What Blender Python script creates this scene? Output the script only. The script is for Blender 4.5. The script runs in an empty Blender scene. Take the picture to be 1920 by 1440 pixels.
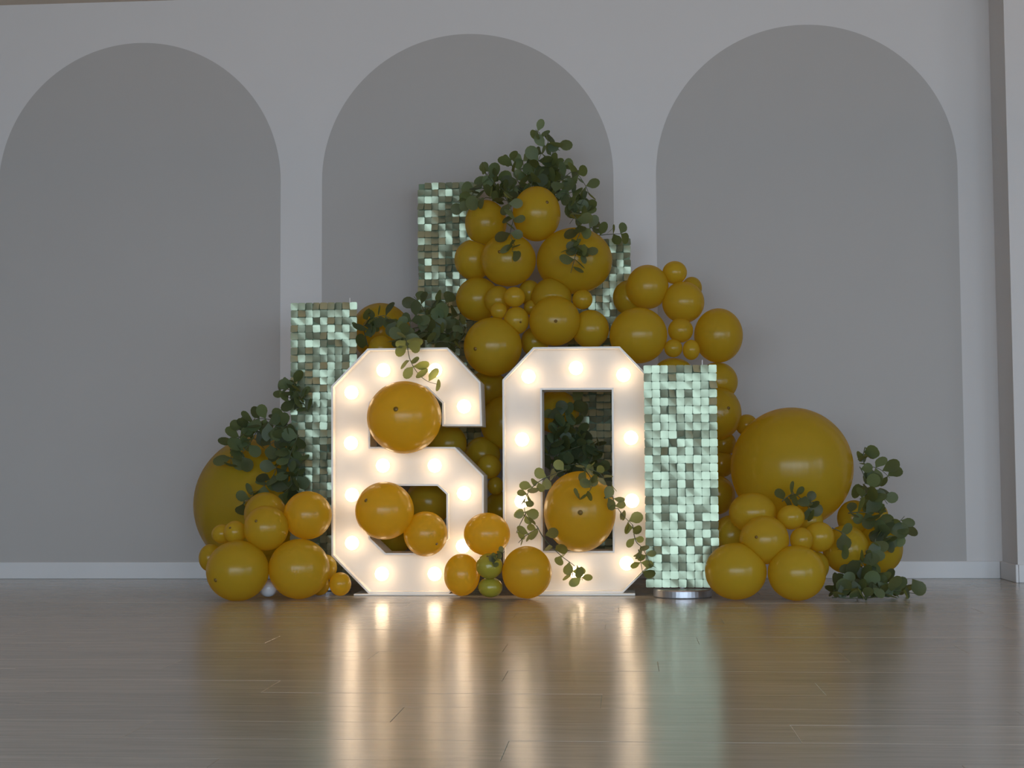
import bpy, bmesh, math, random
from mathutils import Vector, Matrix, Euler
from mathutils.geometry import tessellate_polygon

SC = bpy.context.scene
COL = SC.collection
R = math.radians
rng = random.Random(60)

# ------------------------------------------------------------------ camera, light, exposure
# the room: wall with the arches at Y = 0, X along it, Z up; the camera stands low, 7.14 m out
F_PX, PITCH, ROLL, YAW = 2806.5, .0599, -.0055, .0744
CAM = Vector((0, -7.14, .4973))
_cy, _sy = math.cos(YAW), math.sin(YAW)
FWD = Vector((-_sy * math.cos(PITCH), _cy * math.cos(PITCH), math.sin(PITCH)))
_r = Vector((_cy, _sy, 0)); _u = _r.cross(FWD)
RIGHT = math.cos(ROLL) * _r + math.sin(ROLL) * _u
UP = -math.sin(ROLL) * _r + math.cos(ROLL) * _u
cd = bpy.data.cameras.new('camera'); cam = bpy.data.objects.new('camera', cd); COL.objects.link(cam)
cam.matrix_world = Matrix(((RIGHT.x, UP.x, -FWD.x, CAM.x), (RIGHT.y, UP.y, -FWD.y, CAM.y), (RIGHT.z, UP.z, -FWD.z, CAM.z), (0, 0, 0, 1)))
cd.sensor_fit = 'HORIZONTAL'; cd.sensor_width = 36; cd.lens = F_PX / 1920 * 36; cd.clip_end = 60
SC.camera = cam

SC.view_settings.view_transform = 'Standard'; SC.view_settings.look = 'None'
SC.view_settings.exposure = 0; SC.view_settings.gamma = 1; SC.view_settings.use_curve_mapping = False
SC.cycles.use_denoising = True
SC.cycles.max_bounces = 8; SC.cycles.diffuse_bounces = 4; SC.cycles.glossy_bounces = 4; SC.cycles.transmission_bounces = 6
SC.cycles.sample_clamp_indirect = 6

W = bpy.data.worlds.new('sky'); SC.world = W; W.use_nodes = True
bg = W.node_tree.nodes['Background']; bg.inputs[0].default_value = (.75, .86, 1, 1); bg.inputs[1].default_value = 1.0

ROOM = dict(x0=-5.2, x1=6.0, y0=-11.0, y1=0.0, h=2.847)
WIN_Z = (.12, 2.30)
BACK_WINDOWS = [(-4.4, -2.9), (-2.5, -.9), (-.5, 1.1), (1.5, 3.1), (3.6, 5.4)]         # X spans on the wall behind the camera
SIDE_WINDOWS = [(-10.4, -9.0), (-8.4, -7.0), (-6.4, -5.0)]              # Y spans on the right wall

def area(name, loc, rot, sx, sy, power, color, spread=180):
    l = bpy.data.lights.new(name, 'AREA'); l.shape = 'RECTANGLE'; l.size = sx; l.size_y = sy; l.energy = power; l.color = color
    l.spread = R(spread)
    o = bpy.data.objects.new(name, l); COL.objects.link(o); o.location = loc; o.rotation_euler = rot
    return o
DAY = (.665, .83, 1.0)
SLANT = 20          # the sky's light slants down through the windows
wh = WIN_Z[1] - WIN_Z[0]; wz = sum(WIN_Z) / 2
for a, b in BACK_WINDOWS:                     # daylight through each window
    area('daylight', ((a + b) / 2, ROOM['y0'] - .16, wz), (R(90 - SLANT), 0, 0), b - a, wh, 11.2 * (b - a) * wh, DAY, 106)
for a, b in SIDE_WINDOWS:
    area('daylight', (ROOM['x1'] + .16, (a + b) / 2, wz), (R(90 - SLANT), 0, R(90)), b - a, wh, 11 * (b - a) * wh, DAY, 160)
# added warm light with no fitting; its ceiling bounce warms the upper wall
area('warm_bounce_fill', (.4, -2.6, 2.05), (R(180), 0, 0), 8.5, .12, 36, (1.0, .54, .22))
BULB_STRENGTH = 7.0
BULB_COLOR = (1.0, .73, .46)

# ------------------------------------------------------------------ helpers
def ray(x, y):
    return FWD + RIGHT * ((x - 960) / F_PX) - UP * ((y - 720) / F_PX)
def at(x, y, Y):
    """the place that lies Y metres from the arch wall where the sight line of that image point meets it"""
    d = ray(x, y); t = (Y - CAM.y) / d.y
    return CAM + d * t
def metres(px, x, y, Y):
    d = ray(x, y); return px * ((Y - CAM.y) / d.y) / F_PX

def tag(o, label=None, cat=None, group=None, kind=None):
    if label: o['label'] = label
    if cat: o['category'] = cat
    if group: o['group'] = group
    if kind: o['kind'] = kind
    return o
def empty(name, loc):
    o = bpy.data.objects.new(name, None); o.empty_display_size = .05; COL.objects.link(o); o.location = loc
    return o
def link(name, me, parent=None, loc=None, rot=None):
    """an object from mesh data; loc is given in world coordinates, parents are never rotated or scaled"""
    o = bpy.data.objects.new(name, me); COL.objects.link(o)
    if parent is not None:
        o.parent = parent
    base = parent_loc(parent) if parent is not None else Vector((0, 0, 0))
    o.location = (Vector(loc) - base) if loc is not None else -base
    if rot is not None: o.rotation_euler = rot
    return o
def parent_loc(o):
    v = Vector((0, 0, 0))
    while o is not None:
        v += Vector(o.location); o = o.parent
    return v
def mesh_of(name, verts, faces, mats, smooth=False, mat_idx=None):
    me = bpy.data.meshes.new(name); me.from_pydata([tuple(v) for v in verts], [], faces)
    for m in (mats if isinstance(mats, (list, tuple)) else [mats]): me.materials.append(m)
    if smooth:
        for p in me.polygons: p.use_smooth = True
    if mat_idx:
        for p, i in zip(me.polygons, mat_idx): p.material_index = i
    me.update(); return me
def from_bm(name, bm, mat, smooth=False):
    me = bpy.data.meshes.new(name); bm.to_mesh(me); bm.free()
    if mat is not None: me.materials.append(mat)
    if smooth:
        for p in me.polygons: p.use_smooth = True
    return me
def add_box(bm, lo, hi, bevel=0):
    g = bmesh.ops.create_cube(bm, size=1)['verts']
    for v in g:
        v.co = Vector([lo[i] + (v.co[i] + .5) * (hi[i] - lo[i]) for i in range(3)])
    if bevel:
        es = list({e for v in g for e in v.link_edges})
        bmesh.ops.bevel(bm, geom=es, offset=bevel, segments=2, affect='EDGES', profile=.5)
def box(name, lo, hi, mat, parent=None, bevel=0):
    bm = bmesh.new(); add_box(bm, lo, hi, bevel)
    return link(name, from_bm(name, bm, mat), parent)
def add_tube(bm, pts, rad, n=6):
    rings = []
    for i, p in enumerate(pts):
        t = (pts[min(i + 1, len(pts) - 1)] - pts[max(i - 1, 0)]).normalized()
        a = t.orthogonal().normalized() if i == 0 else (a - t * a.dot(t)).normalized()
        b = t.cross(a); r = rad if not callable(rad) else rad(i / max(1, len(pts) - 1))
        rings.append([bm.verts.new(p + (a * math.cos(2 * math.pi * k / n) + b * math.sin(2 * math.pi * k / n)) * r) for k in range(n)])
    for q, s in zip(rings, rings[1:]):
        for k in range(n): bm.faces.new((q[k], q[(k + 1) % n], s[(k + 1) % n], s[k]))
    bm.faces.new(rings[0][::-1]); bm.faces.new(rings[-1])
def lathe(prof, n=32):
    """closed profile list of (r, z) from bottom axis to top axis"""
    vs, fs = [], []
    for r, z in prof:
        for k in range(n):
            a = 2 * math.pi * k / n; vs.append((r * math.cos(a), r * math.sin(a), z))
    for i in range(len(prof) - 1):
        for k in range(n):
            fs.append((i * n + k, i * n + (k + 1) % n, (i + 1) * n + (k + 1) % n, (i + 1) * n + k))
    fs.append(tuple(range(n))[::-1]); fs.append(tuple((len(prof) - 1) * n + k for k in range(n)))
    return vs, fs
def catmull(pts, per=6):
    out = []
    for i in range(len(pts) - 1):
        p0, p1, p2, p3 = pts[max(i - 1, 0)], pts[i], pts[i + 1], pts[min(i + 2, len(pts) - 1)]
        for k in range(per):
            t = k / per
            out.append(.5 * ((2 * p1) + (p2 - p0) * t + (2 * p0 - 5 * p1 + 4 * p2 - p3) * t * t + (3 * p1 - p0 - 3 * p2 + p3) * t ** 3))
    out.append(pts[-1].copy()); return out

# ------------------------------------------------------------------ materials
def mat(name, color, rough=.5, metal=0, spec=.5, noise=None, bump=None, coat=0, emis=None, random_amt=0, translucent=0, trans_color=None):
    m = bpy.data.materials.new(name); m.use_nodes = True
    nt = m.node_tree; N, L = nt.nodes, nt.links
    p = N['Principled BSDF']; out = N['Material Output']
    p.inputs['Base Color'].default_value = (*color, 1); p.inputs['Roughness'].default_value = rough
    p.inputs['Metallic'].default_value = metal; p.inputs['Specular IOR Level'].default_value = spec
    p.inputs['Coat Weight'].default_value = coat
    tc = N.new('ShaderNodeTexCoord'); src = None
    if noise:
        scale, amt = noise[0], noise[1]
        mp = N.new('ShaderNodeMapping'); mp.inputs['Scale'].default_value = noise[2] if len(noise) > 2 else (1, 1, 1)
        L.new(tc.outputs['Object'], mp.inputs['Vector'])
        nz = N.new('ShaderNodeTexNoise'); nz.inputs['Scale'].default_value = scale; nz.inputs['Detail'].default_value = 4
        L.new(mp.outputs['Vector'], nz.inputs['Vector'])
        mx = N.new('ShaderNodeMix'); mx.data_type = 'RGBA'
        mx.inputs['A'].default_value = (*[c * (1 - amt) for c in color], 1); mx.inputs['B'].default_value = (*[min(1, c * (1 + amt)) for c in color], 1)
        L.new(nz.outputs['Fac'], mx.inputs['Factor']); src = mx.outputs['Result']
    if random_amt:
        oi = N.new('ShaderNodeObjectInfo'); hs = N.new('ShaderNodeHueSaturation')
        mr = N.new('ShaderNodeMapRange'); mr.inputs['To Min'].default_value = 1 - random_amt; mr.inputs['To Max'].default_value = 1 + random_amt
        L.new(oi.outputs['Random'], mr.inputs['Value']); L.new(mr.outputs['Result'], hs.inputs['Value'])
        if src is not None: L.new(src, hs.inputs['Color'])
        else: hs.inputs['Color'].default_value = (*color, 1)
        src = hs.outputs['Color']
    if src is not None: L.new(src, p.inputs['Base Color'])
    if bump:
        b = N.new('ShaderNodeBump'); b.inputs['Strength'].default_value = bump[1]; b.inputs['Distance'].default_value = bump[2]
        nb = N.new('ShaderNodeTexNoise'); nb.inputs['Scale'].default_value = bump[0]; nb.inputs['Detail'].default_value = 3
        L.new(tc.outputs['Object'], nb.inputs['Vector']); L.new(nb.outputs['Fac'], b.inputs['Height']); L.new(b.outputs['Normal'], p.inputs['Normal'])
    if emis:
        p.inputs['Emission Color'].default_value = (*emis[0], 1); p.inputs['Emission Strength'].default_value = emis[1]
    if translucent:
        t = N.new('ShaderNodeBsdfTranslucent'); t.inputs['Color'].default_value = (*(trans_color or color), 1)
        ms = N.new('ShaderNodeMixShader'); ms.inputs['Fac'].default_value = translucent
        L.new(p.outputs[0], ms.inputs[1]); L.new(t.outputs[0], ms.inputs[2]); L.new(ms.outputs[0], out.inputs['Surface'])
    return m

M = {}
M['wall'] = mat('white_wall_paint', (.655, .65, .648), .85, noise=(2.2, .02), bump=(180, .06, .002))
M['arch'] = mat('grey_arch_paint', (.452, .442, .430), .85, noise=(2.2, .02), bump=(180, .06, .002))
M['ceiling'] = mat('ceiling_paint', (.64, .56, .47), .9, noise=(1.5, .02))
M['trim'] = mat('white_trim_paint', (.66, .67, .68), .45, noise=(4, .02))
M['rim'] = mat('white_digit_paint', (.80, .78, .74), .4, noise=(9, .015))
M['face'] = mat('white_digit_face', (.68, .64, .59), .5, noise=(9, .015))
M['bulb'] = mat('frosted_bulb_glass', (.95, .92, .86), .3, emis=(BULB_COLOR, BULB_STRENGTH))
M['socket'] = mat('bulb_socket', (.75, .72, .68), .4)
M['latex'] = mat('mustard_latex', (.50, .425, .036), .21, spec=.55, noise=(7, .05), random_amt=.08, translucent=.58, trans_color=(.92, .61, .014))
M['latex_olive'] = mat('olive_latex', (.37, .325, .036), .21, spec=.5, noise=(7, .05), translucent=.15, trans_color=(.6, .5, .03))
M['latex_white'] = mat('white_latex', (.62, .64, .68), .3, noise=(7, .03))
M['tip'] = mat('thick_latex_tip', (.16, .09, .008), .4, noise=(20, .1))
M['sequin'] = mat('mint_sequin_film', (.34, .396, .276), .33, metal=.6, noise=(60, .05), random_amt=.07)
M['backing'] = mat('green_grid_backing', (.13, .21, .115), .5, noise=(30, .2))
M['steel'] = mat('brushed_steel', (.42, .43, .46), .35, metal=.85, noise=(40, .08))
M['pole'] = mat('white_pole', (.7, .7, .7), .4, noise=(40, .04))
M['leaf'] = mat('eucalyptus_leaf', (.078, .112, .058), .5, noise=(35, .25), random_amt=.6, translucent=.40, trans_color=(.42, .48, .11))
M['stem'] = mat('eucalyptus_stem', (.075, .085, .04), .6, noise=(50, .2))
M['glass'] = mat('window_frame_paint', (.6, .6, .6), .5, noise=(5, .03))

def floor_material():
    m = bpy.data.materials.new('greige_laminate'); m.use_nodes = True
    nt = m.node_tree; N, L = nt.nodes, nt.links; p = N['Principled BSDF']
    tc = N.new('ShaderNodeTexCoord'); oi = N.new('ShaderNodeObjectInfo')
    ad = N.new('ShaderNodeVectorMath'); ad.operation = 'ADD'
    sc = N.new('ShaderNodeVectorMath'); sc.operation = 'SCALE'; sc.inputs['Scale'].default_value = 37.0
    cb = N.new('ShaderNodeCombineXYZ'); L.new(oi.outputs['Random'], cb.inputs[0]); L.new(oi.outputs['Random'], cb.inputs[1])
    L.new(cb.outputs[0], sc.inputs[0]); L.new(tc.outputs['Object'], ad.inputs[0]); L.new(sc.outputs[0], ad.inputs[1])
    mp = N.new('ShaderNodeMapping'); mp.inputs['Scale'].default_value = (1.6, 22, 1); L.new(ad.outputs[0], mp.inputs['Vector'])
    nz = N.new('ShaderNodeTexNoise'); nz.inputs['Scale'].default_value = 2.2; nz.inputs['Detail'].default_value = 6; nz.inputs['Roughness'].default_value = .62
    L.new(mp.outputs[0], nz.inputs['Vector'])
    cr = N.new('ShaderNodeValToRGB'); e = cr.color_ramp.elements
    e[0].position = .28; e[0].color = (.325, .302, .262, 1); e[1].position = .7; e[1].color = (.44, .413, .36, 1)
    L.new(nz.outputs['Fac'], cr.inputs['Fac'])
    hs = N.new('ShaderNodeHueSaturation'); mr = N.new('ShaderNodeMapRange'); mr.inputs['To Min'].default_value = .93; mr.inputs['To Max'].default_value = 1.07
    L.new(oi.outputs['Random'], mr.inputs['Value']); L.new(mr.outputs['Result'], hs.inputs['Value']); L.new(cr.outputs[0], hs.inputs['Color'])
    L.new(hs.outputs[0], p.inputs['Base Color'])
    r2 = N.new('ShaderNodeMapRange'); r2.inputs['To Min'].default_value = .17; r2.inputs['To Max'].default_value = .23
    L.new(nz.outputs['Fac'], r2.inputs['Value']); L.new(r2.outputs[0], p.inputs['Roughness'])
    b = N.new('ShaderNodeBump'); b.inputs['Strength'].default_value = .12; b.inputs['Distance'].default_value = .002
    L.new(nz.outputs['Fac'], b.inputs['Height']); L.new(b.outputs[0], p.inputs['Normal'])
    p.inputs['Specular IOR Level'].default_value = .95
    return m
M['floor'] = floor_material()

# ------------------------------------------------------------------ the setting
X0, X1, Y0, Y1, H = ROOM['x0'], ROOM['x1'], ROOM['y0'], ROOM['y1'], ROOM['h']
def struct(o): o['kind'] = 'structure'; return o
wall_back = struct(box('wall_back', (X0 - .2, 0, -.1), (X1 + .2, .2, H + .1), M['wall']))
floor = struct(box('floor', (X0 - .2, Y0 - .2, -.12), (X1 + .2, .2, -.004), mat('floor_underlay', (.12, .10, .08), .8, noise=(5, .1))))
struct(box('ceiling', (X0 - .2, Y0 - .2, H), (X1 + .2, .2, H + .12), M['ceiling']))
struct(box('wall_left', (X0 - .2, Y0 - .2, -.1), (X0, 0, H + .1), M['wall']))

def wall_with_holes(name, axis, pos, thick, a0, a1, spans):
    """a wall along X (axis 0) or Y (axis 1), its windows cut out as real openings"""
    bm = bmesh.new()
    def seg(a, b, z0, z1):
        lo, hi = ([a, min(pos, pos + thick), z0], [b, max(pos, pos + thick), z1]) if axis == 0 else ([min(pos, pos + thick), a, z0], [max(pos, pos + thick), b, z1])
        add_box(bm, lo, hi)
    cur = a0
    for s, e in spans:
        seg(cur, s, -.1, H + .1); seg(s, e, -.1, WIN_Z[0]); seg(s, e, WIN_Z[1], H + .1); cur = e
    seg(cur, a1, -.1, H + .1)
    return struct(link(name, from_bm(name, bm, M['wall'])))
wall_with_holes('wall_front', 0, Y0, -.2, X0 - .2, X1 + .2, BACK_WINDOWS)
wall_with_holes('wall_right', 1, X1, .2, Y0 - .2, 0, SIDE_WINDOWS)
nwin = 0
for axis, spans, pos in ((0, BACK_WINDOWS, Y0), (1, SIDE_WINDOWS, X1)):
    for s, e in spans:
        nwin += 1; bm = bmesh.new(); z0, z1 = WIN_Z; q = pos - .03 if axis == 0 else pos + .03
        def bar(a, b, za, zb):
            lo, hi = ((a, q - .03, za), (b, q + .03, zb)) if axis == 0 else ((q - .03, a, za), (q + .03, b, zb))
            add_box(bm, lo, hi)
        bar(s, s + .06, z0, z1); bar(e - .06, e, z0, z1); bar(s + .06, e - .06, z0, z0 + .06); bar(s + .06, e - .06, z1 - .06, z1)
        mid = (s + e) / 2; bar(mid - .04, mid + .04, z0 + .06, z1 - .06)
        struct(link('window_%d' % nwin, from_bm('window_frame', bm, M['glass'])))

# three painted arches on the wall
AX0, AW, AG, ATOP, AB = -3.0782, 1.4176, .2050, 2.6363, .0805
def arch_mesh():
    w = AW / 2; zs = ATOP - w; o = [(-w, AB - .03), (w, AB - .03)]
    n = 64
    for k in range(n + 1):
        a = math.pi * k / n; o.append((w * math.cos(a), zs + w * math.sin(a)))
    vs = [(x, -.0015, z) for x, z in o] + [(x, .001, z) for x, z in o]; k = len(o)
    fs = [tuple(range(k)), tuple(range(2 * k - 1, k - 1, -1))] + [(i, i + k, (i + 1) % k + k, (i + 1) % k) for i in range(k)]
    return mesh_of('painted_arch', vs, fs, M['arch'])
am = arch_mesh()
for i in range(3):
    link('painted_arch', am, wall_back, (AX0 + AW / 2 + i * (AW + AG), 0, 0))

# the projecting pier at the right and the skirting boards
PX, PY = 1.748, -.272
pier = struct(box('wall_pier', (PX, PY, -.05), (PX + 1.2, -.0005, H + .05), M['wall']))
def board(name, lo, hi): return struct(box(name, lo, hi, M['trim'], bevel=.003))
BT = .013
board('baseboard_back', (X0 + .02, -BT, .0), (PX - BT - .001, -.002, AB))
board('baseboard_side', (PX - BT, PY - BT, .0), (PX - .0005, -.002, AB))
board('baseboard_right', (PX + .0005, PY - BT, .0), (PX + 1.2, PY - .0005, AB))

# floorboards run along the wall, in rows 0.1985 m deep with staggered end joints
ROW, PL = .1985, 1.28
def plank_mesh(length, depth):
    bm = bmesh.new(); g = .0003; bv = .0008
    a, b, c, d = g, length - g, g, depth - g
    lower = [bm.verts.new(v) for v in ((a, c, -.0005), (b, c, -.0005), (b, d, -.0005), (a, d, -.0005))]
    upper = [bm.verts.new(v) for v in ((a + bv, c + bv, 0), (b - bv, c + bv, 0), (b - bv, d - bv, 0), (a + bv, d - bv, 0))]
    under = [bm.verts.new((v.co.x, v.co.y, -.004)) for v in lower]
    bm.faces.new(upper)
    for k in range(4):
        bm.faces.new((lower[k], lower[(k + 1) % 4], upper[(k + 1) % 4], upper[k]))
        bm.faces.new((under[k], under[(k + 1) % 4], lower[(k + 1) % 4], lower[k]))
    return bm
pm = from_bm('floorboard', plank_mesh(PL, ROW), M['floor'])
rest = bmesh.new()
y = -2.733 + 14 * ROW
row = 0
while y - ROW > Y0 - .1:
    yb = y - ROW; off = (row * .47 + rng.uniform(-.1, .1)) % PL; x = X0 - off
    while x < X1:
        near = yb > -5.0
        if near and -3.6 < x + PL and x < 2.9:
            o = link('floorboard', pm, floor, (x, yb, rng.uniform(-.00025, .00025)), (rng.uniform(-.0012, .0012), rng.uniform(-.0002, .0002), 0))
        else:
            b = plank_mesh(PL, ROW)
            bmesh.ops.translate(b, verts=b.verts, vec=(x, yb, 0)); t = bpy.data.meshes.new('t'); b.to_mesh(t); b.free()
            rest.from_mesh(t); bpy.data.meshes.remove(t)
        x += PL
    y = yb; row += 1
ro = link('floorboard_rows', from_bm('floorboard_rows', rest, M['floor']), floor); ro['kind'] = 'stuff'

# ------------------------------------------------------------------ the two marquee digits
NY = -1.0                # front of the rims
ND = .17                 # depth of the boxes
def plane_pts(px): return [(lambda p: (p.x, p.z))(at(x, y, NY)) for x, y in px]
def area2(p): return sum(p[i][0] * p[(i + 1) % len(p)][1] - p[(i + 1) % len(p)][0] * p[i][1] for i in range(len(p))) / 2
def offset(p, d):
    """mitred inset of a polygon; d > 0 moves every edge to its left (inwards when counter-clockwise)"""
    out = []; n = len(p)
    for i in range(n):
        a, b, c = Vector(p[i - 1]), Vector(p[i]), Vector(p[(i + 1) % n])
        u, v = (b - a).normalized(), (c - b).normalized()
        nu, nv = Vector((-u.y, u.x)), Vector((-v.y, v.x)); k = nu + nv
        out.append(tuple(b + k * (d / max(.2, k.dot(nu)))))
    return out
def prism(bm, polys, y0, y1):
    """a slab between depths y0 and y1; first polygon is the outline, others are holes"""
    flat = [q for p in polys for q in p]
    tri = tessellate_polygon([[Vector((x, z, 0)) for x, z in p] for p in polys])
    f = [bm.verts.new((x, y0, z)) for x, z in flat]; b = [bm.verts.new((x, y1, z)) for x, z in flat]
    for t in tri:
        try: bm.faces.new([f[i] for i in t]); bm.faces.new([b[i] for i in reversed(t)])
        except ValueError: pass
    s = 0
    for p in polys:
        n = len(p)
        for i in range(n): bm.faces.new((f[s + i], f[s + (i + 1) % n], b[s + (i + 1) % n], b[s + i]))
        s += n
    bmesh.ops.recalc_face_normals(bm, faces=bm.faces)
bulb_vs, bulb_fs = [], []
def sphere_data(seg, rings, prof=None):
    vs, fs = [(0, 0, 1)], []
    for j in range(1, rings):
        a = math.pi * j / rings
        for k in range(seg):
            b = 2 * math.pi * k / seg; vs.append((math.sin(a) * math.cos(b), math.sin(a) * math.sin(b), math.cos(a)))
    vs.append((0, 0, -1)); last = len(vs) - 1
    for k in range(seg): fs.append((0, 1 + k, 1 + (k + 1) % seg))
    for j in range(rings - 2):
        for k in range(seg):
            a, b = 1 + j * seg + k, 1 + j * seg + (k + 1) % seg; fs.append((a, a + seg, b + seg, b))
    s = 1 + (rings - 2) * seg
    for k in range(seg): fs.append((last, s + (k + 1) % seg, s + k))
    return vs, fs
BR = .0287
sv, sf = sphere_data(20, 12)
bulb_me = mesh_of('bulb', [(x * BR, y * BR, z * BR) for x, y, z in sv], sf, M['bulb'], True)
lv, lf = lathe([(.018, 0), (.018, .006), (.014, .012), (.014, .026)], 16)
sock_me = mesh_of('socket', [(x, -z, y) for x, y, z in lv], [tuple(reversed(f)) for f in lf], M['socket'])

def digit(name, label, outer, holes, bulbs, plate):
    bl = at((outer[0][0] + outer[1][0]) / 2, 1113, NY)
    t = empty(name, (bl.x, NY + ND / 2, 0)); tag(t, label, 'number')
    o = plane_pts(outer); hs = [plane_pts(h) for h in holes]
    if area2(o) < 0: o.reverse()
    for h in hs:
        if area2(h) > 0: h.reverse()            # holes clockwise, so a left offset grows them
    LIP = .0075
    bm = bmesh.new(); inner = offset(o, LIP); prism(bm, [o, inner[::-1]], NY, NY + ND)
    link('rim', from_bm('rim', bm, M['rim']), t)
    for h in hs:
        bm = bmesh.new(); g = offset(h, LIP); prism(bm, [g[::-1], h], NY, NY + ND); link('counter_rim', from_bm('counter_rim', bm, M['rim']), t)
    bm = bmesh.new(); prism(bm, [offset(o, LIP - .0005)] + [offset(h, LIP - .0005) for h in hs], NY + .050, NY + .056)
    link('face_panel', from_bm('face_panel', bm, M['face']), t)
    for x, y in bulbs:
        p = at(x, y, NY + .004)
        b = link('bulb', bulb_me, t, p)
        link('socket', sock_me, b, (p.x, NY + .050, p.z))
    (xa, xb) = plate; a, b = at(xa, 1116, NY), at(xb, 1116, NY)
    zlow = min(z for x, z in o)
    bm = bmesh.new(); add_box(bm, (a.x, NY - .012, .001), (b.x, NY + ND + .01, zlow - .0003), .0015)
    link('base_plate', from_bm('base_plate', bm, M['rim']), t)
    return t
digit('marquee_number', 'white marquee digit 6 lit by thirteen globe bulbs, standing on the floor',
      [(691, 1113), (842, 1113), (907, 1046), (907, 892), (853, 838), (694, 838), (694, 757), (723, 727), (800, 727), (829, 756), (829, 799), (904, 799), (901, 717), (839, 651.5), (689, 653.5), (621, 724), (621.5, 1042)],
      [[(723, 1037), (808, 1037), (837, 1009), (837, 927), (820, 911), (722, 911), (694, 940), (694, 1009)]],
      [(719, 694), (816, 694), (659, 736), (870, 762), (658, 831), (718, 873), (815, 873), (660, 928), (870, 925), (660, 1018), (868, 1024), (716, 1076), (815, 1076)],
      (664, 863))
digit('marquee_number', 'white marquee digit 0 lit by globe bulbs, with a balloon covering its lower opening',
      [(999, 1112), (1168, 1112), (1220, 1060), (1218, 707), (1162, 649.5), (1000, 651), (942, 712), (943.5, 1056)],
      [[(1018, 1033), (1149, 1033), (1147, 730.5), (1016, 731)]],
      [(991, 706), (1080, 690), (1169, 703), (979, 824), (1183, 821), (978, 940), (1185, 939), (987, 1060), (1082, 1074), (1175, 1056)],
      (975, 1191))

# ------------------------------------------------------------------ sequin panels on stands
def sequin_mesh(k):
    s = .0161; c = s * .2; bend = (.0012, .0009, .0007)[k]
    def z(x, y): return -bend * (1 - ((x + y * (.7, 0, .4)[k]) / s) ** 2 * (.6, .9, .7)[k] - ((y / s) ** 2) * (.05, .1, .3)[k])
    ring = [(s - c, -s), (s, -s + c), (s, s - c), (s - c, s), (-s + c, s), (-s, s - c), (-s, -s + c), (-s + c, -s)]
    vs = [(0, z(0, 0), 0)]; fs = []
    for f in (.55, 1):
        for x, w in ring: vs.append((x * f, z(x * f, w * f), w * f))
    for x, w in ring: vs.append((x, z(x, w) + .0006, w))
    vs.append((0, z(0, 0) + .0006, 0))
    for i in range(8):          # front and back are separate sheets, so that the rim stays crisp
        j = (i + 1) % 8
        fs += [(0, 1 + i, 1 + j), (1 + i, 9 + i, 9 + j, 1 + j), (25, 17 + j, 17 + i)]
    me = mesh_of('sequin', vs, fs, M['sequin'], True)
    return me
PANELS = []
SEQ = [sequin_mesh(k) for k in range(3)]
disc_v, disc_f = lathe([(.001, 0), (.112, 0), (.117, .004), (.117, .028), (.114, .033), (.03, .034), (.001, .034)], 48)
DISC = mesh_of('base', disc_v, disc_f, M['steel'], False)
PITCH_S = .0327
def tilt(r):
    k = r.random()
    if k < .62: return r.gauss(0, 4.2), r.gauss(0, 6.5)
    if k < .82: return r.gauss(9, 5), r.gauss(0, 10)
    return r.gauss(-9, 6), r.gauss(4, 14)
def panel(label, xl, ytop, Y, cols, rows, part_rows, seed, pin, first_low=False, dark=0., z_low=.038, shade_row=99):
    r = random.Random(seed)
    tl = at(xl, ytop, Y); z_top = tl.z
    w = cols * PITCH_S; cx = tl.x + w / 2
    rows = min(rows, round((z_top - z_low) / PITCH_S)); pz = (z_top - z_low) / rows; z_bot = z_low
    t = empty('sequin_panel', (cx, Y + .02, 0)); tag(t, label, 'backdrop panel', 'sequin panels')
    bm = bmesh.new(); add_box(bm, (tl.x + .004, Y + .009, z_bot + .004), (tl.x + w - .004, Y + .015, z_top - .004), .0015)
    link('backing', from_bm('backing', bm, M['backing']), t)
    link('base', DISC, t, (cx, Y + .02, 0))
    bm = bmesh.new(); add_tube(bm, [Vector((cx, Y + .026, .034)), Vector((cx, Y + .026, z_top - .06))], .0095, 12)
    link('pole', from_bm('pole', bm, M['pole']), t)
    if pin:
        p = at(pin, ytop, Y)
        bm = bmesh.new(); add_tube(bm, [Vector((p.x, Y + .012, z_top - .03)), Vector((p.x, Y + .012, z_top + .02))], .0022, 6)
        link('hook_pin', from_bm('hook_pin', bm, M['pole']), t)
    PANELS.append((tl.x, tl.x + w, z_top, Y))
    low = bmesh.new()
    for j in range(rows):
        for i in range(cols):
            if first_low and i == 0 and j == 0: continue
            me = SEQ[r.randrange(3)]
            c = Vector((tl.x + (i + .5) * PITCH_S, Y, z_top - (j + .5) * pz))
            a, b = tilt(r)
            if r.random() < (dark if j < shade_row else .95): a, b = r.choice((-1, 1)) * r.uniform(14, 27), r.gauss(0, 10)
            e = Euler((R(a), R(r.gauss(0, 1)), R(b)))
            hook = Vector((0, 0, PITCH_S * .40))
            loc = c + hook - e.to_matrix() @ hook
            if j < part_rows: link('sequin', me, t, loc, e)
            else:
                k = len(low.verts); low.from_mesh(me); low.verts.ensure_lookup_table()
                bmesh.ops.transform(low, matrix=Matrix.Translation(loc) @ e.to_matrix().to_4x4(), verts=low.verts[k:])
    if len(low.verts):
        o = link('sequin_rows', from_bm('sequin_rows', low, M['sequin'], True), t); o['kind'] = 'stuff'
    else: low.free()
    return t
panel('short mint sequin panel on a round steel base, right of the lit digit 0', 1206.5, 685, -1.065, 9, 28, 28, 1, 1317)
panel('mint sequin panel standing behind the left edge of the lit digit 6', 545, 568, -.69, 9, 40, 26, 2, 655, dark=.28)
panel('tall dark mint sequin panel behind the tall balloon column, left of its top', 783, 343, -.24, 9, 60, 21, 3, None, True, dark=.62)
panel('mint sequin panel behind the tall balloon column, showing at its right side', 1062, 449, -.30, 9, 60, 30, 4, None, dark=.2, shade_row=14)

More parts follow.
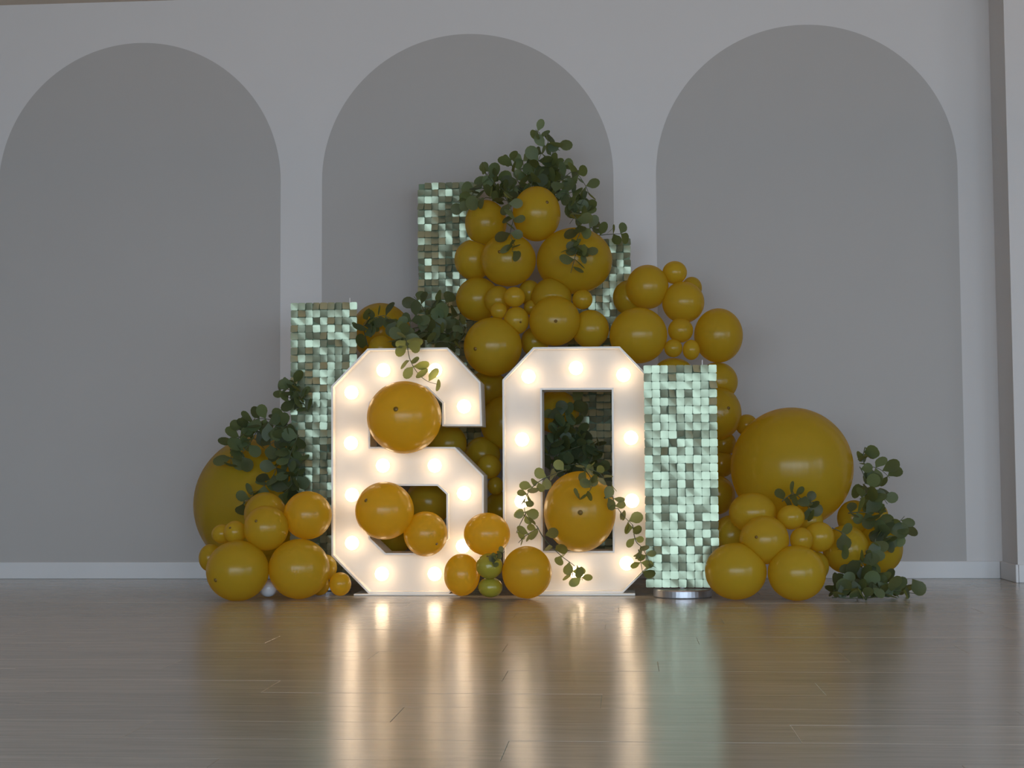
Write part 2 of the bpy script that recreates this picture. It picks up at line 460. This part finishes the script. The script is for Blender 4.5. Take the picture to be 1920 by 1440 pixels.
# ------------------------------------------------------------------ balloons
# image centre x, y, half width, half height, depth Y, material, spot (image point of the thick tip) and label
OL, WH = 'latex_olive', 'latex_white'
B = []
def bal(x, y, rx, ry, Y, label, group, m='latex', spot=None): B.append(dict(x=x, y=y, rx=rx, ry=ry, Y=Y, label=label, group=group, m=m, spot=spot))
g = 'balloons at the left end'
bal(495, 945, 130, 131, -.365, 'giant shaded balloon at the far left, partly behind the left sequin panel', g)
bal(445.5, 1070, 58.5, 56.5, -1.235, 'large olive yellow balloon on the floor, leftmost of the bottom row', g, spot=(404, 1088))
bal(561, 1066.5, 57, 56, -1.175, 'large bright yellow balloon on the floor just left of the digit 6', g)
bal(499, 990, 41.5, 42, -1.19, 'medium dented balloon in the middle of the left cluster', g, spot=(480, 977))
bal(577, 966, 45, 45, -1.10, 'glossy golden balloon at the top right of the left cluster, beside the digit 6', g)
bal(497, 964, 39, 41, -1.01, 'medium balloon half hidden at the top of the left cluster under the leaves', g)
bal(417, 1001, 20, 18, -1.10, 'small balloon at the left of the pair on top of the leftmost floor balloon', g)
bal(441, 998, 21, 21.5, -1.16, 'small balloon at the right of the pair on top of the leftmost floor balloon', g, spot=(431.5, 989.5))
bal(395, 1046, 22, 26, -1.10, 'small shaded balloon peeking out at the extreme left of the bottom row', g)
bal(503, 1103, 17, 16, -1.14, 'small white balloon wedged at the floor between two large yellow balloons', g, WH)
bal(638, 1095, 20.5, 22, -1.12, 'small round yellow balloon on the floor at the lower left corner of digit 6', g)
bal(607, 1064, 25, 25, -1.03, 'balloon partly hidden between the digit 6 and the bright floor balloon', g)
bal(599, 1097, 19, 19, -1.06, 'small balloon on the floor tucked behind the bright yellow one beside digit 6', g)
g = 'balloons on the digit 6'
bal(758, 782.5, 70, 68, -1.104, 'large amber balloon filling the upper opening of the digit 6', g, spot=(742, 767))
bal(721, 957.5, 55, 54, -1.115, 'amber balloon at the upper left of the lower opening of digit 6', g, spot=(686, 938))
bal(798, 1001, 41, 42, -1.064, 'amber balloon at the lower right of the lower opening of digit 6', g, spot=(819, 1020))
bal(803, 942, 44, 44, -.72, 'olive balloon seen deep inside the lower opening of digit 6, upper right', g)
bal(735, 1000, 42, 40, -.72, 'dark balloon seen deep inside the lower opening of digit 6, lower left', g)
bal(838, 832, 37, 37, -.72, 'balloon peeking through the notch of the digit 6', g)
g = 'balloons in front of the two digits'
bal(913, 1001.5, 43.5, 40, -1.105, 'orange balloon on top of the small cluster between the digits', g)
bal(866, 1077.5, 34, 39.5, -1.115, 'orange balloon on the floor at the left of the cluster between the digits', g)
bal(988, 1073, 46.5, 49, -1.175, 'large orange balloon on the floor in front of the digit 0', g)
bal(917.5, 1061.5, 25, 24, -1.20, 'small olive balloon in the centre of the cluster between the digits', g, OL, spot=(914, 1043))
bal(919.5, 1101, 23, 19, -1.165, 'small olive balloon on the floor under the other small olive one', g, OL)
bal(1087, 959, 67.5, 75.5, -1.075, 'large yellow balloon with trailing leaves in the opening of the digit 0', g, spot=(1088, 961))
g = 'balloons in the gap between the digits'
bal(917, 875, 23, 23, -.76, 'small balloon in the gap between the digits, upper of the two smallest', g)
bal(929, 911, 15, 17, -.76, 'tiny balloon in the gap between the digits, lower of the two smallest', g)
bal(939, 955, 32, 33, -.66, 'dark balloon at the bottom of the gap between the two digits', g)
bal(946, 793, 45, 50, -.60, 'large balloon in the gap between the digits, left of the digit 0', g)
bal(915, 728, 36, 34, -.56, 'shaded balloon at the top of the gap between the digits', g)
bal(905, 852, 33, 33, -.62, 'dark balloon behind the small ones in the gap between the digits', g)
bal(1042, 772, 44, 40, -.62, 'dark balloon seen through the top of the digit 0 opening', g)
g = 'balloons behind the digit 6'
bal(714, 622, 56, 54, -.42, 'large shaded balloon rising behind the digit 6, next to the left sequin panel', g)
bal(715, 654, 24, 25, -.70, 'small olive balloon just above the top edge of the digit 6', g)
g = 'balloons of the tall column'
bal(911, 418.5, 39, 43.5, -.52, 'ochre balloon at the upper left of the tall column, under the leaves', g)
bal(1006, 401, 45, 51.5, -.56, 'topmost balloon of the tall column, with leaves all around it', g, spot=(1026, 379))
bal(888, 487, 36, 38, -.50, 'balloon on the left side of the tall column, half behind a larger one', g)
bal(953, 487.5, 52, 49.5, -.60, 'large balloon at the left of the tall column with a leaf strand touching it', g, spot=(936.5, 472))
bal(1077, 489, 71, 62, -.555, 'biggest balloon of the tall column, with a dark leaf strand hanging over it', g)
bal(896, 561, 41, 41, -.54, 'medium balloon on the left edge of the tall column at its middle', g)
bal(934, 563, 26, 27, -.63, 'small balloon left of the tiny ones in the middle of the tall column', g)
bal(935, 583, 15.5, 16, -.70, 'tiny balloon lowest left of the little trio in the tall column', g)
bal(964.5, 557, 20, 19, -.70, 'tiny balloon topmost of the little trio in the tall column', g)
bal(968, 601, 24, 26, -.69, 'small balloon under the little pair, left of the big tied one', g, spot=(976, 604))
bal(993, 549, 21, 24, -.56, 'balloon mostly hidden behind the little trio in the tall column', g)
bal(996, 577, 14, 14, -.62, 'tiny balloon squeezed in beside the big tied balloon of the column', g)
bal(1034, 560, 38, 39, -.60, 'medium balloon resting on top of the big tied one in the tall column', g)
bal(1040, 602, 48, 46.5, -.68, 'big balloon with its tip facing out, at the bottom of the tall column', g, spot=(1042, 602))
bal(1092, 561.5, 19, 18.5, -.62, 'small balloon under the biggest one, at the right of the tall column', g)
bal(1107, 617, 35, 36, -.62, 'medium balloon at the bottom right of the tall column above the digit 0', g)
bal(1003, 641, 26, 28, -.58, 'dim balloon just above the top left corner of the digit 0', g)
bal(924, 650, 54.5, 55, -.70, 'large balloon at the bottom left of the tall column, between both digits', g, spot=(891, 654))
g = 'balloons of the right shoulder'
bal(1180, 558, 31, 33, -.45, 'dark brown shaded balloon at the left of the right shoulder', g)
bal(1214, 538, 39.5, 41.5, -.53, 'medium balloon at the upper left of the right shoulder', g)
bal(1265, 511, 23, 21.5, -.50, 'small balloon at the very top of the right shoulder', g)
bal(1297, 540, 19, 21, -.44, 'small balloon mostly hidden behind the top of the right shoulder', g)
bal(1281, 567, 39.5, 39, -.53, 'medium balloon in the upper middle of the right shoulder', g)
bal(1197, 629, 54, 52.5, -.64, 'large balloon at the left of the right shoulder, above the digit 0', g)
bal(1276, 619.5, 23.5, 23, -.63, 'small balloon topmost of the trio between the two large shoulder balloons', g)
bal(1262.5, 653, 17, 17, -.66, 'tiny balloon lower left of the trio between the large shoulder balloons', g)
bal(1296, 656, 16, 19, -.66, 'tiny balloon lower right of the trio between the large shoulder balloons', g)
bal(1347, 629, 45.5, 51, -.56, 'large balloon at the right end of the right shoulder', g)
bal(1263, 705, 40, 34, -.62, 'balloon just showing above the top of the short sequin panel', g)
bal(1345, 716, 38, 37, -.50, 'balloon at the upper right corner of the short sequin panel', g)
bal(1345, 775, 45, 50, -.56, 'large balloon right of the short sequin panel, above the giant one', g, spot=(1366, 765))
bal(1400, 797, 21, 20, -.50, 'small balloon between the giant balloon and the one above left of it', g)
bal(1356, 832, 24, 24, -.50, 'small dark balloon in the shade left of the giant right balloon, upper', g)
bal(1352, 869, 26, 26, -.50, 'dark balloon in the shade left of the giant right balloon, lower', g)
bal(1342, 928, 36, 37, -.58, 'shaded balloon low beside the short sequin panel, left of the giant balloon', g)
g = 'balloons at the right end'
bal(1484.5, 877, 113.5, 113, -.76, 'giant glossy balloon at the right end, the largest with a broad highlight', g)
bal(1411, 961, 44, 37.5, -1.06, 'medium balloon pressed under the lower left of the giant right balloon', g)
bal(1433, 1012.5, 46, 45.5, -1.19, 'medium balloon in the centre of the right front cluster', g, spot=(1418, 1007))
bal(1483, 970, 25.5, 23, -1.12, 'small balloon under the leaf sprig at the top of the right cluster', g)
bal(1503, 1012, 21.5, 23, -1.20, 'small balloon at the heart of the right cluster, between two neighbours', g)
bal(1536, 1006.5, 28, 28, -1.14, 'small balloon at the right edge of the front right cluster', g)
bal(1372, 1004, 36, 38, -.95, 'shaded balloon beside the lower right edge of the short sequin panel', g)
bal(1379.5, 1071, 57.5, 53, -1.215, 'large balloon on the floor next to the base of the short sequin panel', g)
bal(1494, 1074.5, 54, 51.5, -1.24, 'large balloon on the floor, rightmost of the bottom row', g)
bal(1529, 1062, 25, 28, -1.10, 'balloon showing behind the rightmost large floor balloon', g)
bal(1517, 977, 26, 28, -.99, 'balloon half hidden behind the leaf sprig of the right cluster', g)
bal(1602, 972, 32, 34, -.80, 'balloon among the leaves just below the right side of the giant one', g)
bal(1645, 966, 20, 22, -.72, 'small bright balloon glimpsed between the leaves at the right end', g)
bal(1586, 1030, 43, 45, -.98, 'dim balloon behind the leaves left of the last one on the right', g)
bal(1649, 1028, 43, 47, -.84, 'glossy balloon at the far right end beside the skirting board', g)

bv, bf = sphere_data(56, 36)
BV = [Vector(v) for v in bv]
for b in B:
    c = at(b['x'], b['y'], b['Y']); s = metres(1, b['x'], b['y'], b['Y'])
    b['r'] = Vector((b['rx'] * s, (b['rx'] + b['ry']) / 2 * s, b['ry'] * s)); b['R'] = (b['rx'] + b['ry']) / 2 * s
    c.z = max(c.z, b['r'].z * .97); b['c'] = c
SOLIDS = []       # panels that a balloon may lean on: x0, x1, y0, y1, z1
def balloon_radius(b, n): return 1 / math.sqrt((n.x / b['r'].x) ** 2 + (n.y / b['r'].y) ** 2 + (n.z / b['r'].z) ** 2)
for i, b in enumerate(B):
    c = b['c']; planes = []
    for j, q in enumerate(B):
        if i == j: continue
        d = (q['c'] - c).length; n = (q['c'] - c) / d
        ri, rj = balloon_radius(b, n), balloon_radius(q, n)
        if d < (ri + rj) * 1.12:
            a = (d * d + ri * ri - rj * rj) / (2 * d)
            a = min(max(a, .30 * ri), d - .30 * rj) - .0004
            planes.append((n, a))
    planes.append((Vector((0, 0, -1)), c.z - .0005))
    planes.append((Vector((0, 1, 0)), -.004 - c.y))
    vs = []
    for v in BV:
        p = Vector((v.x * b['r'].x, v.y * b['r'].y, v.z * b['r'].z)); f = 1
        for n, a in planes:
            t = p.dot(n)
            if t > a: f = min(f, a / t)
        vs.append(p * f)
    me = mesh_of('balloon', vs, bf, M[b['m']], True)
    o = link('balloon', me, None, c); tag(o, b['label'], 'balloon', b['group']); b['o'] = o
    if b['spot']:
        d = ray(*b['spot']).normalized(); e = CAM - c           # where that sight line meets the skin
        A = sum((d[k] / b['r'][k]) ** 2 for k in range(3)); Bq = sum(e[k] * d[k] / b['r'][k] ** 2 for k in range(3)); Cq = sum((e[k] / b['r'][k]) ** 2 for k in range(3)) - 1
        disc = Bq * Bq - A * Cq
        if disc > 0:
            hit = CAM + d * ((-Bq - math.sqrt(disc)) / A); nrm = (hit - c).normalized()
            rt = max(.005, b['R'] * .07)
            tv, tf = lathe([(rt * 1.0, -.002), (rt * .9, .0006), (rt * .55, .002), (rt * .3, .0034), (.0006, .0040)], 12)
            k = link('tip', mesh_of('tip', tv, tf, M['tip'], True), o, hit, nrm.to_track_quat('Z', 'Y').to_euler())

# ------------------------------------------------------------------ eucalyptus garlands
def leaf_mesh(k):
    """a round cupped leaf, its stalk end at the origin, lying along +Y with its face to +Z"""
    r = random.Random(40 + k); n = 12; wd = (1.0, .9, 1.06, .8, .96)[k]; cup = (.18, -.12, .28, .1, -.2)[k]
    ring = []
    for i in range(n):
        a = 2 * math.pi * i / n
        x, yv = math.sin(a) * wd, 1 - math.cos(a) * (1.0 if math.cos(a) > 0 else 1.06)
        ring.append((x, yv, cup * (x * x + .5 * (yv - 1) ** 2)))
    mid = (0, 1, -.03)
    vs = [mid] + [(x, yv, z) for x, yv, z in ring] + [(0, -.45, -.05)]
    fs = [(0, 1 + (i + 1) % n, 1 + i) for i in range(n)] + [(1, 2, n + 1), (1, n + 1, n)]
    return mesh_of('leaf', [Vector(v) for v in vs], fs, M['leaf'], True)
LEAVES = [leaf_mesh(k) for k in range(5)]
def clear_of_balloons(p, gap):
    for _ in range(3):
        for b in B:
            e = p - b['c']; q = Vector((e.x / b['r'].x, e.y / b['r'].y, e.z / b['r'].z)).length
            need = 1 + gap / b['R']
            if q < need:
                if q < 1e-3: e = Vector((0, -1, 0)); q = 1e-3
                e.y -= .25 * b['R']                     # prefer the side that faces the room
                q = Vector((e.x / b['r'].x, e.y / b['r'].y, e.z / b['r'].z)).length
                p = b['c'] + e * (need / q)
    return p
DIGITS = []
for b in [o for o in COL.objects if o.name.startswith('marquee_number')]:
    c = [Vector(q.location) + b.location + v.co for q in b.children if q.name.startswith('rim') for v in q.data.vertices]
    DIGITS.append((min(v.x for v in c) - .01, max(v.x for v in c) + .01, max(v.z for v in c) + .01))
def clear_leaf(base, out, x, sz):
    """shifts a leaf until its rim clears the balloons, the digits and the sequin panels"""
    probe = [out * sz * -.4, out * sz * 2, out * sz + x * sz * .9, out * sz - x * sz * .9, out * sz]
    for _ in range(8):
        worst = None
        for o in probe:
            p = base + o; q = clear_of_balloons(p.copy(), .014)
            for x0, x1, z1 in DIGITS:
                if x0 < q.x < x1 and q.z < z1 and NY - .033 < q.y < NY + ND + .012:
                    q.y = NY - .034 if q.y < NY + .07 else NY + ND + .013
            for x0, x1, z1, Y in PANELS:
                if x0 - .01 < q.x < x1 + .01 and q.z < z1 + .01 and Y - .018 < q.y < Y + .05: q.y = Y - .019
            d = q - p
            if worst is None or d.length > worst.length: worst = d
        if worst.length < 1e-4: break
        base = base + worst
    return base
def garland(label, strands, size, step, seed, loose=.5, clear=True, zmin=.012):
    r = random.Random(seed)
    p0 = at(*strands[0][0]); t = empty('eucalyptus_garland', p0); tag(t, label, 'garland', 'eucalyptus garlands')
    n = 0
    for s in strands:
        pts = [at(*q) for q in s]; cur = catmull(pts, 8)
        if clear: cur = [clear_of_balloons(p, .014) for p in cur]
        for p in cur: p.z = max(p.z, zmin)
        bm = bmesh.new(); add_tube(bm, cur, lambda u: .0022 - .0011 * u, 5)
        link('stem', from_bm('stem', bm, M['stem'], True), t)
        acc = 0; side = r.random() * 6.28; nxt = step * .3
        for a, b in zip(cur, cur[1:]):
            L = (b - a).length
            while acc + L > nxt:
                q = a.lerp(b, (nxt - acc) / L); tdir = (b - a).normalized()
                for k in (0, 1):
                    if r.random() < .06: continue
                    ang = side + k * math.pi + r.uniform(-loose, loose)
                    o1 = tdir.orthogonal().normalized(); o2 = tdir.cross(o1)
                    out = (o1 * math.cos(ang) + o2 * math.sin(ang)) * .85 + tdir * r.uniform(.1, .6)
                    out.normalize()
                    nr = Vector((r.gauss(0, .55), -r.uniform(.35, 1.3), r.gauss(.3, .45)))
                    nr = (nr - out * nr.dot(out)); nr = nr.normalized() if nr.length > .05 else out.orthogonal().normalized()
                    x = out.cross(nr)
                    sz = size * r.uniform(.72, 1.12)
                    base = q + out * sz * .45
                    if clear:
                        moved = clear_leaf(base, out, x, sz)
                        if (moved - base).length > 1.7 * sz: continue       # no room for a leaf here
                        base = moved
                    m = Matrix((x, out, nr)).transposed()
                    low = min((base + out * sz * u).z for u in (0, 2)) - sz * .5
                    if low < .003: base.z += .003 - low
                    if base.y + sz > -.02: base.y = -.02 - sz
                    o = link('leaf', LEAVES[r.randrange(5)], t, base, m.to_euler())
                    o.scale = (sz, sz, sz); n += 1
                side += 1.57 + r.uniform(-.4, .4); nxt += step * r.uniform(.8, 1.2)
            acc += L
    return t
S, ST = .029, .031
def lift(pts, Y): return [(x, y, Y) if not isinstance(Y, (list, tuple)) else (x, y, Y[0] + (Y[1] - Y[0]) * i / max(1, len(pts) - 1)) for i, (x, y) in enumerate(pts)]
garland('bushy eucalyptus garland crowning the tall balloon column, with hanging strands', [
    lift([(990, 385), (1000, 330), (1014, 290), (1034, 258)], -.46), lift([(1015, 262), (1012, 250), (1004, 243)], -.46),
    lift([(990, 370), (966, 330), (956, 292)], -.44), lift([(985, 375), (932, 348), (908, 320)], -.50), lift([(980, 385), (920, 372), (872, 392)], -.52),
    lift([(1000, 360), (1050, 338), (1076, 322), (1096, 345), (1104, 364)], -.46), lift([(1030, 375), (1062, 362), (1080, 395), (1068, 420)], -.50),
    lift([(1010, 352), (1028, 305), (1046, 268)], -.42), lift([(1020, 362), (1040, 330), (1058, 300)], -.40), lift([(975, 372), (950, 352), (940, 330)], -.42), lift([(940, 372), (900, 352), (882, 370), (872, 388)], -.50), lift([(955, 368), (915, 342), (918, 318)], -.44), lift([(1000, 352), (985, 325), (980, 300)], -.40), lift([(1040, 372), (1082, 360), (1092, 392)], -.46),
    lift([(945, 365), (962, 405), (957, 440), (972, 472)], -.72), lift([(1072, 395), (1088, 430), (1078, 462), (1100, 478)], -.74), lift([(1085, 455), (1076, 490), (1070, 512)], -.74),
    lift([(1090, 412), (1085, 395), (1095, 372)], -.5), lift([(1100, 445), (1135, 440), (1170, 438)], -.48)], S, ST, 11)
garland('dark eucalyptus garland draped over the giant left balloon', [
    lift([(562, 805), (520, 790), (482, 786), (444, 808)], -.66), lift([(475, 798), (440, 830), (432, 872)], -.66), lift([(492, 790), (466, 835), (452, 850)], -.66),
    lift([(545, 826), (522, 868), (506, 900), (456, 944)], -.74), lift([(560, 815), (542, 862), (548, 908)], -.76), lift([(570, 850), (556, 895), (530, 928)], -.76),
    lift([(560, 825), (515, 828), (500, 845)], -.72), lift([(500, 790), (520, 800), (548, 798)], -.7)], S * 1.08, ST, 12)
garland('small eucalyptus sprig hanging in front of the left sequin panel', [
    lift([(578, 772), (562, 742), (548, 712)], -.735), lift([(570, 758), (550, 748), (538, 745)], -.735), lift([(552, 735), (536, 729), (524, 731)], -.735)], S * .95, ST, 13)
garland('eucalyptus garland behind the top of the digit 6, one pale strand trailing over it', [
    lift([(842, 645), (806, 602), (790, 572), (776, 556)], -.60), lift([(862, 640), (825, 612), (850, 590)], -.62), lift([(760, 650), (792, 622), (832, 626)], -.68),
    lift([(702, 640), (692, 606), (720, 592), (746, 610)], -.68), lift([(770, 645), (770, 605), (785, 590)], -.66), lift([(690, 650), (682, 612), (690, 600)], -.66),
    lift([(850, 660), (870, 622), (860, 600)], -.70), lift([(800, 645), (830, 640), (855, 645)], -.74), lift([(810, 610), (840, 575), (820, 560)], -.5),
    [(748, 636, -.76), (754, 630, -.90), (762, 640, -1.02), (768, 672, -1.04), (782, 698, -1.03), (800, 714, -1.03), (822, 721, -1.03)]], S, ST * .95, 14)
garland('dark eucalyptus garland seen inside the opening of the digit 0', [
    lift([(1030, 885), (1050, 832), (1040, 782)], -.72), lift([(1060, 890), (1080, 842), (1072, 775), (1086, 756)], -.70), lift([(1100, 890), (1112, 852), (1126, 832)], -.74),
    lift([(1020, 852), (1060, 802)], -.74), lift([(1130, 890), (1096, 842), (1082, 802)], -.70), lift([(1035, 878), (1092, 868)], -.76), lift([(1045, 850), (1110, 830)], -.74)], S * 1.05, ST, 15)
garland('eucalyptus garland wreathing the balloon in front of the digit 0, trailing both sides', [
    lift([(1062, 880), (1012, 902), (986, 932), (986, 966), (1006, 986)], (-1.14, -1.16)), lift([(1006, 986), (1022, 1012), (1052, 1042), (1080, 1064), (1092, 1088)], (-1.16, -1.12)),
    lift([(986, 962), (974, 985), (968, 1000)], -1.10), lift([(1072, 1066), (1074, 1085), (1070, 1098)], -1.10), lift([(1010, 990), (985, 1005), (972, 1018)], -1.12),
    lift([(1080, 868), (1104, 890), (1110, 912), (1086, 922)], -1.20), lift([(1098, 878), (1122, 886), (1134, 900)], -1.18),
    lift([(1146, 905), (1156, 945), (1166, 964), (1186, 984)], -1.11), lift([(1186, 984), (1192, 1014), (1206, 1030), (1222, 1064)], -1.11), lift([(1197, 1030), (1206, 1080)], -1.115)], S * .76, ST * 1.2, 16)
garland('long eucalyptus garland at the right end spilling onto the floor', [
    lift([(1616, 866), (1622, 838), (1620, 868), (1650, 880), (1668, 896)], -.76), lift([(1612, 875), (1622, 900), (1616, 932)], -.78),
    lift([(1612, 936), (1640, 918), (1664, 945)], -.88), lift([(1590, 962), (1626, 962), (1650, 988), (1662, 1008)], -.92), lift([(1640, 1002), (1680, 982), (1696, 968)], -.90), lift([(1680, 985), (1698, 1002)], -.92),
    lift([(1560, 990), (1580, 1002), (1562, 1030)], -1.06), lift([(1642, 1010), (1630, 1040), (1602, 1062), (1640, 1082)], -1.02), lift([(1622, 945), (1640, 960), (1660, 960)], -.86),
    lift([(1562, 1108), (1600, 1098), (1642, 1104), (1682, 1108), (1722, 1114)], -1.18), lift([(1572, 1120), (1610, 1124), (1652, 1118)], -1.26), lift([(1602, 1060), (1590, 1090), (1566, 1118)], -1.12),
    lift([(1612, 1050), (1640, 1088), (1672, 1100), (1700, 1112)], -1.10), lift([(1560, 1125), (1590, 1112), (1640, 1122), (1680, 1105)], -1.22), lift([(1580, 1080), (1620, 1090), (1650, 1100)], -1.14)], S, ST, 17)
garland('small grey green eucalyptus sprig on top of the right balloon cluster', [
    lift([(1466, 940), (1488, 926), (1508, 942), (1526, 966)], -1.06), lift([(1488, 926), (1484, 914)], -1.06), lift([(1500, 945), (1530, 940)], -1.06)], S * .85, ST, 18)
garland('tiny dark eucalyptus sprig tucked between the orange balloons', [
    lift([(926, 1056), (934, 1044), (946, 1034)], -1.235)], S * .5, ST * .55, 19)
